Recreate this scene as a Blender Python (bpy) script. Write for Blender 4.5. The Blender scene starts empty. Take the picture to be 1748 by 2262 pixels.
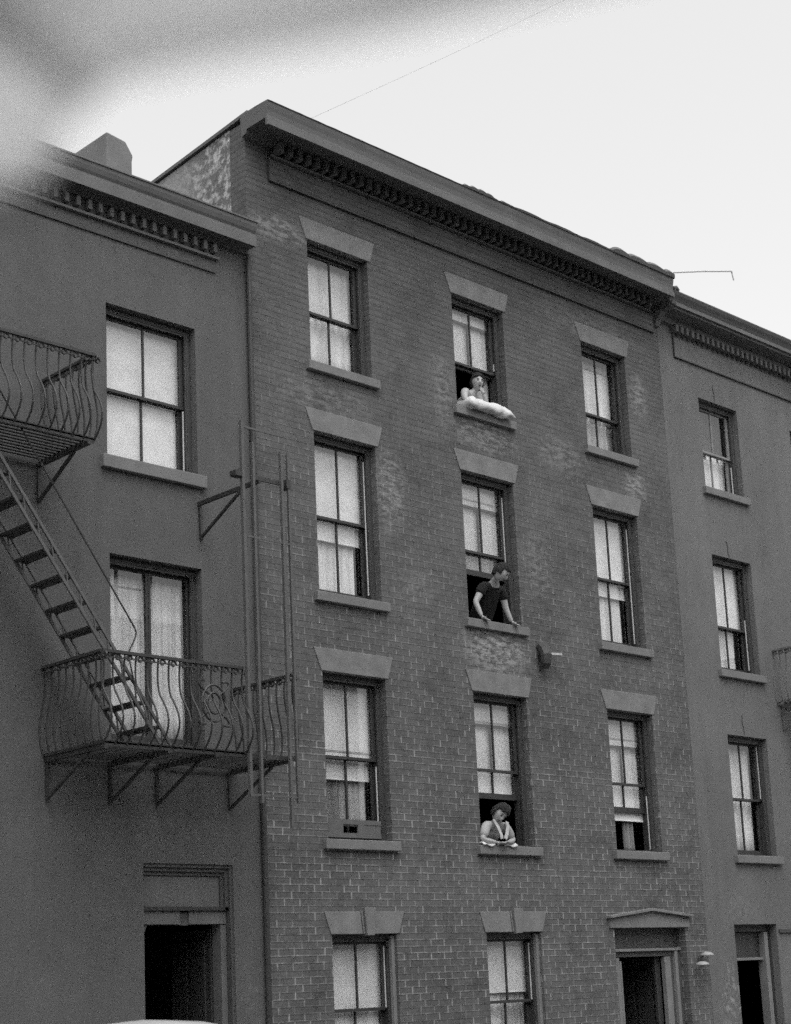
import bpy, bmesh, math, random
from mathutils import Vector, Matrix, noise
random.seed(7)
S = bpy.context.scene
C = S.collection
R = math.radians

# ------------------------------------------------------------------ camera
cam = bpy.data.cameras.new('camera')
camo = bpy.data.objects.new('camera', cam); C.objects.link(camo)
yaw, pitch, roll = 0.7989, 0.2088, -0.0505
fw = Vector((math.sin(yaw)*math.cos(pitch), math.cos(yaw)*math.cos(pitch), math.sin(pitch)))
rt = Vector((math.cos(yaw), -math.sin(yaw), 0)); up = rt.cross(fw)
c_, s_ = math.cos(roll), math.sin(roll)
rt, up = c_*rt + s_*up, -s_*rt + c_*up
camo.matrix_world = Matrix(((rt.x, up.x, -fw.x, -12.7155), (rt.y, up.y, -fw.y, -14.2011), (rt.z, up.z, -fw.z, 1.6), (0, 0, 0, 1)))
cam.sensor_fit = 'AUTO'; cam.sensor_width = 36
cam.lens = 3692.84/2262*36
cam.shift_x = -84.47/2262; cam.shift_y = 285.75/2262
cam.clip_start = 0.05; cam.clip_end = 3000
cam.dof.use_dof = True; cam.dof.focus_distance = 20.5; cam.dof.aperture_fstop = 2.1
S.camera = camo

# ------------------------------------------------------------------ sky, sun, exposure
w = bpy.data.worlds.new('World'); S.world = w; w.use_nodes = True
nt = w.node_tree; nt.nodes.clear()
out = nt.nodes.new('ShaderNodeOutputWorld'); bg = nt.nodes.new('ShaderNodeBackground')
sky = nt.nodes.new('ShaderNodeTexSky'); sky.sky_type = 'NISHITA'; sky.sun_disc = False
SUN_EL, SUN_ROT = R(62), R(205)
sky.sun_elevation = SUN_EL; sky.sun_rotation = SUN_ROT
sky.air_density = 1.0; sky.dust_density = 6.0; sky.ozone_density = 1.0
bw = nt.nodes.new('ShaderNodeRGBToBW')                      # black and white film
# overcast: even out the brightness of the clear sky model
pw = nt.nodes.new('ShaderNodeMath'); pw.operation = 'POWER'; pw.inputs[1].default_value = 0.6
nt.links.new(sky.outputs[0], bw.inputs[0]); nt.links.new(bw.outputs[0], pw.inputs[0])
ml = nt.nodes.new('ShaderNodeMath'); ml.operation = 'MULTIPLY'; ml.inputs[1].default_value = 3.46
nt.links.new(pw.outputs[0], ml.inputs[0])
nt.links.new(ml.outputs[0], bg.inputs[0]); bg.inputs[1].default_value = 0.10
nt.links.new(bg.outputs[0], out.inputs[0])
sd = bpy.data.lights.new('sun', 'SUN'); sd.energy = 0.5; sd.angle = R(30); sd.color = (1, 1, 1)
so = bpy.data.objects.new('sun', sd); C.objects.link(so)
sdir = Vector((math.sin(SUN_ROT)*math.cos(SUN_EL), math.cos(SUN_ROT)*math.cos(SUN_EL), math.sin(SUN_EL)))
so.rotation_euler = sdir.to_track_quat('Z', 'Y').to_euler(); so.location = sdir*40
S.view_settings.view_transform = 'Standard'; S.view_settings.look = 'None'
S.view_settings.exposure = 0.85; S.view_settings.gamma = 1.0; S.view_settings.use_curve_mapping = False
try:
    S.cycles.use_denoising = False; S.cycles.max_bounces = 6; S.cycles.use_adaptive_sampling = True; S.cycles.adaptive_threshold = 0.024; S.cycles.adaptive_min_samples = 6
except Exception: pass

# ------------------------------------------------------------------ helpers
def link(name, me, mat=None, parent=None):
    o = bpy.data.objects.new(name, me); C.objects.link(o)
    if mat is not None: me.materials.append(mat)
    if parent is not None: o.parent = parent
    return o
def obj(name, bm, mat, parent=None, smooth=False, bevel=0):
    me = bpy.data.meshes.new(name)
    bmesh.ops.recalc_face_normals(bm, faces=bm.faces)
    bm.to_mesh(me); bm.free()
    if smooth:
        for p in me.polygons: p.use_smooth = True
    o = link(name, me, mat, parent)
    if bevel:
        b = o.modifiers.new('bevel', 'BEVEL'); b.width = bevel; b.segments = 2; b.limit_method = 'ANGLE'
    return o
def thing(name, label, cat, loc=(0, 0, 0), group=None):
    o = bpy.data.objects.new(name, None); C.objects.link(o); o.location = loc
    o.empty_display_size = .3
    o['label'] = label; o['category'] = cat
    if group: o['group'] = group
    bpy.context.view_layer.update()
    return o
def tag(o, label, cat, group=None):
    o['label'] = label; o['category'] = cat
    if group: o['group'] = group
    return o
def BM(): return bmesh.new()
def box(bm, x0, x1, y0, y1, z0, z1):
    vs = [bm.verts.new(p) for p in ((x0,y0,z0),(x1,y0,z0),(x1,y1,z0),(x0,y1,z0),(x0,y0,z1),(x1,y0,z1),(x1,y1,z1),(x0,y1,z1))]
    for f in ((0,3,2,1),(4,5,6,7),(0,1,5,4),(1,2,6,5),(2,3,7,6),(3,0,4,7)): bm.faces.new([vs[i] for i in f])
    return vs
def prism(bm, prof, a, b, axis='x'):
    """extrude a closed 2-D profile between a and b; axis x: profile is (y,z); axis y: profile is (x,z)"""
    mk = (lambda t, p: (t, p[0], p[1])) if axis == 'x' else (lambda t, p: (p[0], t, p[1]))
    A = [bm.verts.new(mk(a, p)) for p in prof]; B = [bm.verts.new(mk(b, p)) for p in prof]
    n = len(prof)
    for i in range(n): bm.faces.new((A[i], A[(i+1) % n], B[(i+1) % n], B[i]))
    bm.faces.new(A[::-1]); bm.faces.new(B)
def tube(bm, pts, r, n=8, taper=None):
    """round bar along a polyline"""
    pts = [Vector(p) for p in pts]; rings = []
    prev = None
    for i, p in enumerate(pts):
        d = (pts[min(i+1, len(pts)-1)] - pts[max(i-1, 0)]).normalized()
        if prev is None:
            u = d.orthogonal().normalized()
        else:
            u = (prev - d*prev.dot(d)).normalized()
        prev = u; v = d.cross(u)
        rr = r if taper is None else r*(1+(taper-1)*i/(len(pts)-1))
        rings.append([bm.verts.new(p + (u*math.cos(2*math.pi*k/n)+v*math.sin(2*math.pi*k/n))*rr) for k in range(n)])
    for a, b in zip(rings, rings[1:]):
        for k in range(n): bm.faces.new((a[k], a[(k+1) % n], b[(k+1) % n], b[k]))
    bm.faces.new(rings[0][::-1]); bm.faces.new(rings[-1])
def bar(bm, p, q, wy, wz, upv=(0, 0, 1)):
    """flat rectangular bar from p to q"""
    p, q = Vector(p), Vector(q); d = (q-p).normalized(); u = Vector(upv)
    s = d.cross(u).normalized(); u = s.cross(d).normalized()
    A = [bm.verts.new(p + s*a*wy/2 + u*b*wz/2) for a, b in ((-1,-1),(1,-1),(1,1),(-1,1))]
    B = [bm.verts.new(q + s*a*wy/2 + u*b*wz/2) for a, b in ((-1,-1),(1,-1),(1,1),(-1,1))]
    for i in range(4): bm.faces.new((A[i], A[(i+1) % 4], B[(i+1) % 4], B[i]))
    bm.faces.new(A[::-1]); bm.faces.new(B)

# ------------------------------------------------------------------ materials (black and white picture: greys only)
def g(v): return (v, v, v, 1)
def new_mat(name):
    m = bpy.data.materials.new(name); m.use_nodes = True
    n = m.node_tree; return m, n, n.nodes['Principled BSDF']
def N(n, t, **kw):
    x = n.nodes.new(t)
    for k, v in kw.items(): setattr(x, k, v)
    return x
def math_(n, op, a, b=None, c=None, clamp=False):
    x = n.nodes.new('ShaderNodeMath'); x.operation = op; x.use_clamp = clamp
    for i, v in enumerate((a, b, c)):
        if v is None: continue
        if isinstance(v, (int, float)): x.inputs[i].default_value = v
        else: n.links.new(v, x.inputs[i])
    return x.outputs[0]
def plain(name, v, rough=.7, var=.12, scale=6, bump=.0, bscale=60, metal=0):
    """grey with soft blotches and fine grain"""
    m, n, b = new_mat(name)
    tc = N(n, 'ShaderNodeTexCoord'); a = N(n, 'ShaderNodeTexNoise'); f = N(n, 'ShaderNodeTexNoise')
    a.inputs['Scale'].default_value = scale; a.inputs['Detail'].default_value = 5
    f.inputs['Scale'].default_value = bscale; f.inputs['Detail'].default_value = 3
    n.links.new(tc.outputs['Object'], a.inputs[0]); n.links.new(tc.outputs['Object'], f.inputs[0])
    s = math_(n, 'ADD', math_(n, 'MULTIPLY', math_(n, 'SUBTRACT', a.outputs[0], .5), 4*var*v), math_(n, 'MULTIPLY', math_(n, 'SUBTRACT', f.outputs[0], .5), 2.2*var*v))
    col = math_(n, 'MAXIMUM', math_(n, 'ADD', s, v), .004)
    n.links.new(col, b.inputs['Base Color']); b.inputs['Roughness'].default_value = rough; b.inputs['Metallic'].default_value = metal
    if bump:
        bp = N(n, 'ShaderNodeBump'); bp.inputs['Strength'].default_value = bump; bp.inputs['Distance'].default_value = .01
        n.links.new(f.outputs[0], bp.inputs['Height']); n.links.new(bp.outputs[0], b.inputs['Normal'])
    return m

def brick_mat(name, base, mortar, joint, patches=(), wash=0.0, L=.224, H=.0778):
    """running-bond brick from object x+y (so it turns corners) and z; pale head joints show irregularly;
    patches = worn / limewashed stains (x, z, rx, rz, strength)"""
    m, n, b = new_mat(name); lk = n.links.new
    tc = N(n, 'ShaderNodeTexCoord'); sp = N(n, 'ShaderNodeSeparateXYZ'); lk(tc.outputs['Object'], sp.inputs[0])
    X = math_(n, 'ADD', sp.outputs[0], sp.outputs[1]); Z = sp.outputs[2]
    zr = math_(n, 'DIVIDE', Z, H); row = math_(n, 'FLOOR', zr); fz = math_(n, 'FRACT', zr)
    ux = math_(n, 'ADD', math_(n, 'DIVIDE', X, L), math_(n, 'MULTIPLY', math_(n, 'MODULO', row, 2.0), .5))
    jit = N(n, 'ShaderNodeTexWhiteNoise', noise_dimensions='1D'); lk(row, jit.inputs['W'])
    ux = math_(n, 'ADD', ux, math_(n, 'MULTIPLY', jit.outputs[0], .18))
    ci = math_(n, 'FLOOR', ux); fx = math_(n, 'FRACT', ux)
    cmb = N(n, 'ShaderNodeCombineXYZ'); lk(ci, cmb.inputs[0]); lk(row, cmb.inputs[1])
    wn = N(n, 'ShaderNodeTexWhiteNoise', noise_dimensions='3D'); lk(cmb.outputs[0], wn.inputs['Vector'])
    wsp = N(n, 'ShaderNodeSeparateXYZ'); lk(wn.outputs['Color'], wsp.inputs[0])
    big = N(n, 'ShaderNodeTexNoise'); big.inputs['Scale'].default_value = .9; big.inputs['Detail'].default_value = 6; big.inputs['Roughness'].default_value = .6
    lk(tc.outputs['Object'], big.inputs[0])
    fine = N(n, 'ShaderNodeTexNoise'); fine.inputs['Scale'].default_value = 26; fine.inputs['Detail'].default_value = 4
    lk(tc.outputs['Object'], fine.inputs[0])
    med = N(n, 'ShaderNodeTexNoise'); med.inputs['Scale'].default_value = 5; med.inputs['Detail'].default_value = 4
    lk(tc.outputs['Object'], med.inputs[0])
    # masks of the joints
    bed = math_(n, 'LESS_THAN', fz, .19); head = math_(n, 'LESS_THAN', fx, .085)
    hs = math_(n, 'ADD', math_(n, 'MULTIPLY', wsp.outputs[0], .75), .15)
    lowz = math_(n, 'SUBTRACT', 1.55, math_(n, 'MULTIPLY', Z, .150), clamp=True)          # lower wall was repointed in pale mortar
    hj = math_(n, 'MULTIPLY', math_(n, 'MULTIPLY', head, hs), math_(n, 'MULTIPLY', lowz, math_(n, 'MULTIPLY', math_(n, 'SUBTRACT', med.outputs[0], .36), 6.0, clamp=True)))
    # brick tone
    tone = math_(n, 'MULTIPLY', math_(n, 'SUBTRACT', wsp.outputs[1], .5), .20)
    tone = math_(n, 'ADD', tone, math_(n, 'MULTIPLY', math_(n, 'SUBTRACT', big.outputs[0], .5), 1.35))
    tone = math_(n, 'ADD', tone, math_(n, 'MULTIPLY', math_(n, 'SUBTRACT', fine.outputs[0], .5), .9))
    tone = math_(n, 'ADD', tone, math_(n, 'MULTIPLY', math_(n, 'SUBTRACT', med.outputs[0], .5), .5))
    col = math_(n, 'MULTIPLY', math_(n, 'ADD', tone, 1.0), base)
    mx = lambda f, a, c: math_(n, 'ADD', math_(n, 'MULTIPLY', math_(n, 'SUBTRACT', 1.0, f), a), math_(n, 'MULTIPLY', f, c))
    rn = N(n, 'ShaderNodeTexWhiteNoise', noise_dimensions='1D'); lk(math_(n, 'ADD', row, 31.7), rn.inputs['W'])
    bedc = math_(n, 'MULTIPLY', mortar, math_(n, 'ADD', .25, math_(n, 'MULTIPLY', math_(n, 'MULTIPLY', math_(n, 'ADD', .35, fine.outputs[0]), math_(n, 'ADD', .7, rn.outputs[0])), math_(n, 'ADD', .55, lowz))))
    col = mx(math_(n, 'MULTIPLY', bed, math_(n, 'MULTIPLY', math_(n, 'SUBTRACT', med.outputs[0], .36), 3.0, clamp=True)), col, bedc)
    joint_shadow = math_(n, 'MULTIPLY', math_(n, 'GREATER_THAN', fz, .86), .45)                    # shadow line under each bed joint, painted into the colour
    col = math_(n, 'MULTIPLY', col, math_(n, 'SUBTRACT', 1.0, joint_shadow))
    col = mx(hj, col, joint)
    pm = None
    for (px, pz, rx, rz, st) in patches:
        dx = math_(n, 'DIVIDE', math_(n, 'SUBTRACT', sp.outputs[0], px), rx); dz = math_(n, 'DIVIDE', math_(n, 'SUBTRACT', Z, pz), rz)
        d2 = math_(n, 'ADD', math_(n, 'MULTIPLY', dx, dx), math_(n, 'MULTIPLY', dz, dz))
        mk = math_(n, 'MULTIPLY', math_(n, 'SUBTRACT', 1.0, d2, clamp=True), st*.95)
        pm = mk if pm is None else math_(n, 'MAXIMUM', pm, mk)
    if pm is not None:
        blot = N(n, 'ShaderNodeTexNoise'); blot.inputs['Scale'].default_value = 7; blot.inputs['Detail'].default_value = 7; blot.inputs['Roughness'].default_value = .75
        mp = N(n, 'ShaderNodeMapping'); mp.inputs['Scale'].default_value = (.8, .8, 2.4); lk(tc.outputs['Object'], mp.inputs[0]); lk(mp.outputs[0], blot.inputs[0])
        bl = math_(n, 'MULTIPLY', math_(n, 'SUBTRACT', blot.outputs[0], .46), 9.0, clamp=True)
        f = math_(n, 'MULTIPLY', pm, bl, clamp=True)
        col = mx(f, col, math_(n, 'MULTIPLY', .34, math_(n, 'ADD', .5, fine.outputs[0])))
    if wash:
        lump_ = N(n, 'ShaderNodeTexNoise'); lump_.inputs['Scale'].default_value = 10; lump_.inputs['Detail'].default_value = 8; lump_.inputs['Roughness'].default_value = .7
        lk(tc.outputs['Object'], lump_.inputs[0])
        edge_ = math_(n, 'MULTIPLY', math_(n, 'SUBTRACT', math_(n, 'ADD', sp.outputs[1], math_(n, 'MULTIPLY', lump_.outputs[0], .35)), .26), 9.0, clamp=True)
        near = math_(n, 'SUBTRACT', 1.0, math_(n, 'MULTIPLY', math_(n, 'SUBTRACT', sp.outputs[1], .75), 1.6, clamp=True))
        bl = math_(n, 'MULTIPLY', math_(n, 'SUBTRACT', lump_.outputs[0], .47), 7.0, clamp=True)
        tone2 = math_(n, 'ADD', .25, math_(n, 'MULTIPLY', math_(n, 'MULTIPLY', math_(n, 'SUBTRACT', bl, .45), near), .30))
        col = mx(math_(n, 'MULTIPLY', edge_, wash), col, math_(n, 'MULTIPLY', tone2, math_(n, 'ADD', .6, math_(n, 'MULTIPLY', fine.outputs[0], .8))))
    lk(col, b.inputs['Base Color']); b.inputs['Roughness'].default_value = .92
    bp = N(n, 'ShaderNodeBump'); bp.inputs['Strength'].default_value = .6; bp.inputs['Distance'].default_value = .012
    hgt = math_(n, 'ADD', math_(n, 'MULTIPLY', math_(n, 'MAXIMUM', bed, head), -1.0), math_(n, 'MULTIPLY', fine.outputs[0], .5))
    lk(hgt, bp.inputs['Height']); lk(bp.outputs[0], b.inputs['Normal'])
    return m

def stucco_mat(name, v, patches=()):
    m, n, b = new_mat(name); lk = n.links.new
    tc = N(n, 'ShaderNodeTexCoord')
    def no(scale, det, mapping=None, rough=.6):
        t = N(n, 'ShaderNodeTexNoise'); t.inputs['Scale'].default_value = scale; t.inputs['Detail'].default_value = det; t.inputs['Roughness'].default_value = rough
        if mapping:
            mp = N(n, 'ShaderNodeMapping'); mp.inputs['Scale'].default_value = mapping; lk(tc.outputs['Object'], mp.inputs[0]); lk(mp.outputs[0], t.inputs[0])
        else: lk(tc.outputs['Object'], t.inputs[0])
        return math_(n, 'SUBTRACT', t.outputs[0], .5)
    s = math_(n, 'MULTIPLY', no(.7, 6), .75)
    s = math_(n, 'ADD', s, math_(n, 'MULTIPLY', no(2.2, 5, (1.6, 1.6, .22)), .50))       # rain streaks
    s = math_(n, 'ADD', s, math_(n, 'MULTIPLY', no(6, 6, None, .75), .42))
    gr = no(55, 3, None, .8)
    s = math_(n, 'ADD', s, math_(n, 'MULTIPLY', gr, .85))
    for (px, pz, rx, rz, st) in patches:
        sp = N(n, 'ShaderNodeSeparateXYZ'); lk(tc.outputs['Object'], sp.inputs[0])
        dx = math_(n, 'DIVIDE', math_(n, 'SUBTRACT', sp.outputs[0], px), rx); dz = math_(n, 'DIVIDE', math_(n, 'SUBTRACT', sp.outputs[2], pz), rz)
        mk = math_(n, 'SUBTRACT', 1.0, math_(n, 'ADD', math_(n, 'MULTIPLY', dx, dx), math_(n, 'MULTIPLY', dz, dz)), clamp=True)
        s = math_(n, 'ADD', s, math_(n, 'MULTIPLY', math_(n, 'MULTIPLY', mk, math_(n, 'MULTIPLY', no(11, 6, None, .7), 9.0, clamp=True)), st))
    col = math_(n, 'MULTIPLY', math_(n, 'ADD', 1.0, s), v); lk(col, b.inputs['Base Color']); b.inputs['Roughness'].default_value = .9
    bp = N(n, 'ShaderNodeBump'); bp.inputs['Strength'].default_value = .5; bp.inputs['Distance'].default_value = .012; lk(gr, bp.inputs['Height']); lk(bp.outputs[0], b.inputs['Normal'])
    return m
M = {}
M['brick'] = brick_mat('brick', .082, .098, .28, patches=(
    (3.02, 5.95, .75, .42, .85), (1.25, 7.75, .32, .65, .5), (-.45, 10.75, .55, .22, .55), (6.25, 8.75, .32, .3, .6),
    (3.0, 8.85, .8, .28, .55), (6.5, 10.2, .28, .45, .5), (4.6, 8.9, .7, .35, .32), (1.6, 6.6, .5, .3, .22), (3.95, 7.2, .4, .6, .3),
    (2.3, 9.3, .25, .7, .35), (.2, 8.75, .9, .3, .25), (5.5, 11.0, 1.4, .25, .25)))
M['party_brick'] = brick_mat('limewashed_brick', .09, .10, .3, wash=1.0)
M['stucco_left'] = stucco_mat('dark_stucco', .082, ((-1.15, 1.6, .3, .3, .4), (-2.2, 3.4, .9, .25, .3)))
M['stucco_right'] = stucco_mat('painted_stucco', .110, ((7.62, 1.35, .35, .62, 1.3), (7.9, 2.65, .7, .25, .35)))
M['stone'] = plain('lintel_stone', .15, .85, .22, 5, .35, 45)
M['sillstone'] = plain('sill_stone', .140, .85, .16, 5, .35, 45)
M['cornice'] = plain('cornice_paint', .085, .75, .13, 2.5, .2, 30)
M['cornice_lip'] = plain('cornice_pale_fascia', .095, .7, .22, 2.5, .2, 30)
M['roof'] = plain('roof_tar', .06, .9, .15, 2, .4, 20)
M['tar'] = plain('roof_edge_tar', .10, .9, .2, 6, .5, 25)
M['frame'] = plain('window_frame_paint', .038, .6, .16, 8, .1, 50)
M['sash'] = plain('sash_paint', .026, .6, .15, 8, .1, 50)
M['sash_pale'] = plain('pale_sash_paint', .20, .6, .15, 8, .1, 50)
M['cord'] = plain('pale_sash_cord', .5, .6, .1, 8)
M['iron'] = plain('painted_iron', .026, .55, .2, 10, .1, 60)
M['iron_faint'] = plain('grey_painted_iron', .095, .7, .15, 10)
M['iron_pale'] = plain('weathered_iron', .075, .6, .2, 10, .1, 60)
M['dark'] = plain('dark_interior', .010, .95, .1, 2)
M['door'] = plain('dark_door_paint', .03, .6, .2, 3)
M['door_pale'] = plain('worn_pale_trim', .16, .7, .14, 5)
M['trim'] = plain('brown_trim', .060, .7, .12, 5)
M['panel_stone'] = plain('door_panel_stone', .105, .8, .16, 4, .2, 30)
M['skin'] = plain('skin', .33, .55, .04, 12)
M['skin_shade'] = plain('tanned_skin', .30, .55, .04, 12)
M['hair'] = plain('dark_hair', .012, .95, .5, 60, .8, 160)
M['shirt_dark'] = plain('dark_shirt', .007, 1.0, .1, 20)
M['blouse'] = plain('pale_blouse', .30, .85, .18, 16)
M['blouse_pale'] = plain('pale_collar', .42, .9, .15, 20)
M['pillow'] = plain('white_pillow', .54, .9, .08, 9, .5, 30)
def thin_cloth(name, v, t):
    m = plain(name, v, .9, .08, 4); n = m.node_tree; b = n.nodes['Principled BSDF']
    tl = N(n, 'ShaderNodeBsdfTranslucent'); ms = N(n, 'ShaderNodeMixShader'); ms.inputs[0].default_value = t
    n.links.new(b.inputs['Base Color'].links[0].from_socket, tl.inputs[0])
    n.links.new(b.outputs[0], ms.inputs[1]); n.links.new(tl.outputs[0], ms.inputs[2]); n.links.new(ms.outputs[0], n.nodes['Material Output'].inputs[0])
    return m
M['cloth'] = thin_cloth('pale_cloth', .80, .74)
M['cloth_dark'] = thin_cloth('darker_hem', .80, .78)
M['asphalt'] = plain('asphalt', .05, .9, .12, 3, .4, 90)
M['paving'] = plain('paving', .22, .9, .1, 1.5, .3, 60)
M['kerb'] = plain('kerb_stone', .25, .9, .1, 3, .2, 60)
M['car_paint'] = plain('pale_car_paint', .46, .25, .02, 2)
M['chrome'] = plain('chrome', .6, .15, .03, 5, metal=1)
M['rubber'] = plain('tyre_rubber', .02, .8, .1, 10)
M['lamp_glass'] = plain('opal_glass', .27, .5, .03, 5)
M['screen'] = plain('window_screen', .09, .7, .12, 20)

def fabric(name, v, fold=.25, freq=26, lace=False, mid=None):
    """cloth seen behind glass: vertical folds come from the mesh and from painted shading stripes, weave from noise; lets a little light through"""
    m, n, b = new_mat(name)
    tc = N(n, 'ShaderNodeTexCoord'); f = N(n, 'ShaderNodeTexNoise'); f.inputs['Scale'].default_value = 5; f.inputs['Detail'].default_value = 4
    n.links.new(tc.outputs['Object'], f.inputs[0])
    st = N(n, 'ShaderNodeTexNoise'); st.inputs['Scale'].default_value = 1; st.inputs['Detail'].default_value = 3
    mp = N(n, 'ShaderNodeMapping'); mp.inputs['Scale'].default_value = (freq, 3, .5); n.links.new(tc.outputs['Object'], mp.inputs[0]); n.links.new(mp.outputs[0], st.inputs[0])
    col = math_(n, 'MULTIPLY', v, math_(n, 'ADD', .78, math_(n, 'MULTIPLY', f.outputs[0], .44)))
    col = math_(n, 'MULTIPLY', col, math_(n, 'ADD', 1-fold, math_(n, 'MULTIPLY', st.outputs[0], 2*fold)))  # vertical stripes put fold shading into the cloth colour
    n.links.new(col, b.inputs['Base Color']); b.inputs['Roughness'].default_value = .95
    return m
M['shade'] = fabric('roller_shade_cloth', .80, .06, 3)
M['shade_grey'] = fabric('grey_roller_shade', .36, .06, 3)
M['curtain'] = fabric('white_curtain', .74, .5, 14)
M['curtain_grey'] = fabric('grey_net_curtain', .42, .6, 16)
M['curtain_dark'] = fabric('dim_net_curtain', .20, .7, 16)
M['lace_dark'] = plain('dim_patterned_lace', .05, .9, .8, 9)

# clear window glass: reflects by Fresnel, otherwise lets everything through
m, n, b = new_mat('window_glass'); n.nodes.remove(b)
tr = N(n, 'ShaderNodeBsdfTransparent'); gl = N(n, 'ShaderNodeBsdfGlossy'); mxs = N(n, 'ShaderNodeMixShader')
tr.inputs[0].default_value = g(.94); gl.inputs[0].default_value = g(1); gl.inputs['Roughness'].default_value = .02
geo = N(n, 'ShaderNodeNewGeometry'); dp = N(n, 'ShaderNodeVectorMath', operation='DOT_PRODUCT')
n.links.new(geo.outputs['Incoming'], dp.inputs[0]); n.links.new(geo.outputs['Normal'], dp.inputs[1])
cs = math_(n, 'ABSOLUTE', dp.outputs['Value'])
fr = math_(n, 'ADD', math_(n, 'MULTIPLY', math_(n, 'POWER', math_(n, 'SUBTRACT', 1.0, cs, clamp=True), 5.0), .95), .042)
wv = N(n, 'ShaderNodeTexNoise'); wv.inputs['Scale'].default_value = 1.3; bp = N(n, 'ShaderNodeBump'); bp.inputs['Strength'].default_value = .05
n.links.new(wv.outputs[0], bp.inputs['Height']); n.links.new(bp.outputs[0], gl.inputs['Normal'])
n.links.new(fr, mxs.inputs[0]); n.links.new(tr.outputs[0], mxs.inputs[1]); n.links.new(gl.outputs[0], mxs.inputs[2])
n.links.new(mxs.outputs[0], n.nodes['Material Output'].inputs[0])
M['glass'] = m

# ------------------------------------------------------------------ ground, road, pavement
def structure(o): o['kind'] = 'structure'; return o
bm = BM(); box(bm, -400, 400, -400, 400, -.6, -.17); structure(obj('ground', bm, M['paving']))
bm = BM(); box(bm, -60, 60, -11.9, -2.9, -.166, -.13); structure(obj('road', bm, M['asphalt']))
bm = BM(); box(bm, -60, 60, -2.7, 9, -.164, 0); structure(obj('pavement', bm, M['paving']))
bm = BM(); box(bm, -60, 60, -20, -12.1, -.164, 0.0); structure(obj('pavement', bm, M['paving']))
bm = BM(); box(bm, -60, 60, -2.9, -2.7, -.16, .004); box(bm, -60, 60, -12.1, -11.9, -.16, .004); structure(obj('kerb', bm, M['kerb']))

# ------------------------------------------------------------------ walls with openings
def facade(name, x0, x1, zt, holes, mat, parent, depth=.28, z0=0.0):
    """holes = (xa, xb, za, zb)"""
    bm = BM()
    xs = sorted({x0, x1} | {h[0] for h in holes} | {h[1] for h in holes})
    zs = sorted({z0, zt} | {h[2] for h in holes} | {h[3] for h in holes})
    inh = lambda x, z: any(h[0] < x < h[1] and h[2] < z < h[3] for h in holes)
    cache = {}
    def V(x, y, z):
        k = (round(x, 4), round(y, 4), round(z, 4))
        if k not in cache: cache[k] = bm.verts.new(k)
        return cache[k]
    for a, b2 in zip(xs, xs[1:]):
        for c, d in zip(zs, zs[1:]):
            if inh((a+b2)/2, (c+d)/2): continue
            bm.faces.new((V(a,0,c), V(b2,0,c), V(b2,0,d), V(a,0,d)))
            bm.faces.new((V(a,depth,c), V(a,depth,d), V(b2,depth,d), V(b2,depth,c)))
    for (a, b2, c, d) in holes:
        bm.faces.new((V(a,0,c), V(a,0,d), V(a,depth,d), V(a,depth,c)))
        bm.faces.new((V(b2,0,c), V(b2,depth,c), V(b2,depth,d), V(b2,0,d)))
        bm.faces.new((V(a,0,d), V(b2,0,d), V(b2,depth,d), V(a,depth,d)))
        bm.faces.new((V(a,0,c), V(a,depth,c), V(b2,depth,c), V(b2,0,c)))
    for (a, b2) in ((x0, x0), (x1, x1)):
        bm.faces.new((V(a,0,z0), V(a,depth,z0), V(a,depth,zt), V(a,0,zt)))
    bm.faces.new((V(x0,0,zt), V(x1,0,zt), V(x1,depth,zt), V(x0,depth,zt)))
    return obj(name, bm, mat, parent)

def wavy(bm, x0, x1, z0, z1, y, amp, waves, nx=40, nz=6, flare=0.0, gather=0.0, ph=0.0):
    """a hanging cloth with folds; gather pulls it to the left(-)/right(+) lower down"""
    grid = []
    for j in range(nz+1):
        t = j/nz; z = z1+(z0-z1)*t; row = []
        for i in range(nx+1):
            s = i/nx; x = x0+(x1-x0)*s
            pull = math.sin(min(1, t*1.15)*math.pi*.9)*gather
            x = x + (x0 - x if gather < 0 else x1 - x)*abs(pull)
            yy = y + amp*math.sin(s*waves*2*math.pi+ph+.6*math.sin(3*s+t))*(0.55+.45*t) + amp*.4*math.sin(s*waves*4.7*math.pi+1.3)
            row.append(bm.verts.new((x, yy, z)))
        grid.append(row)
    for j in range(nz):
        for i in range(nx): bm.faces.new((grid[j][i], grid[j][i+1], grid[j+1][i+1], grid[j+1][i]))
def cloth_obj(name, bm, mat, parent):
    o = obj(name, bm, mat, parent, smooth=True)
    sdf = o.modifiers.new('solid', 'SOLIDIFY'); sdf.thickness = .004
    return o

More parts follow.
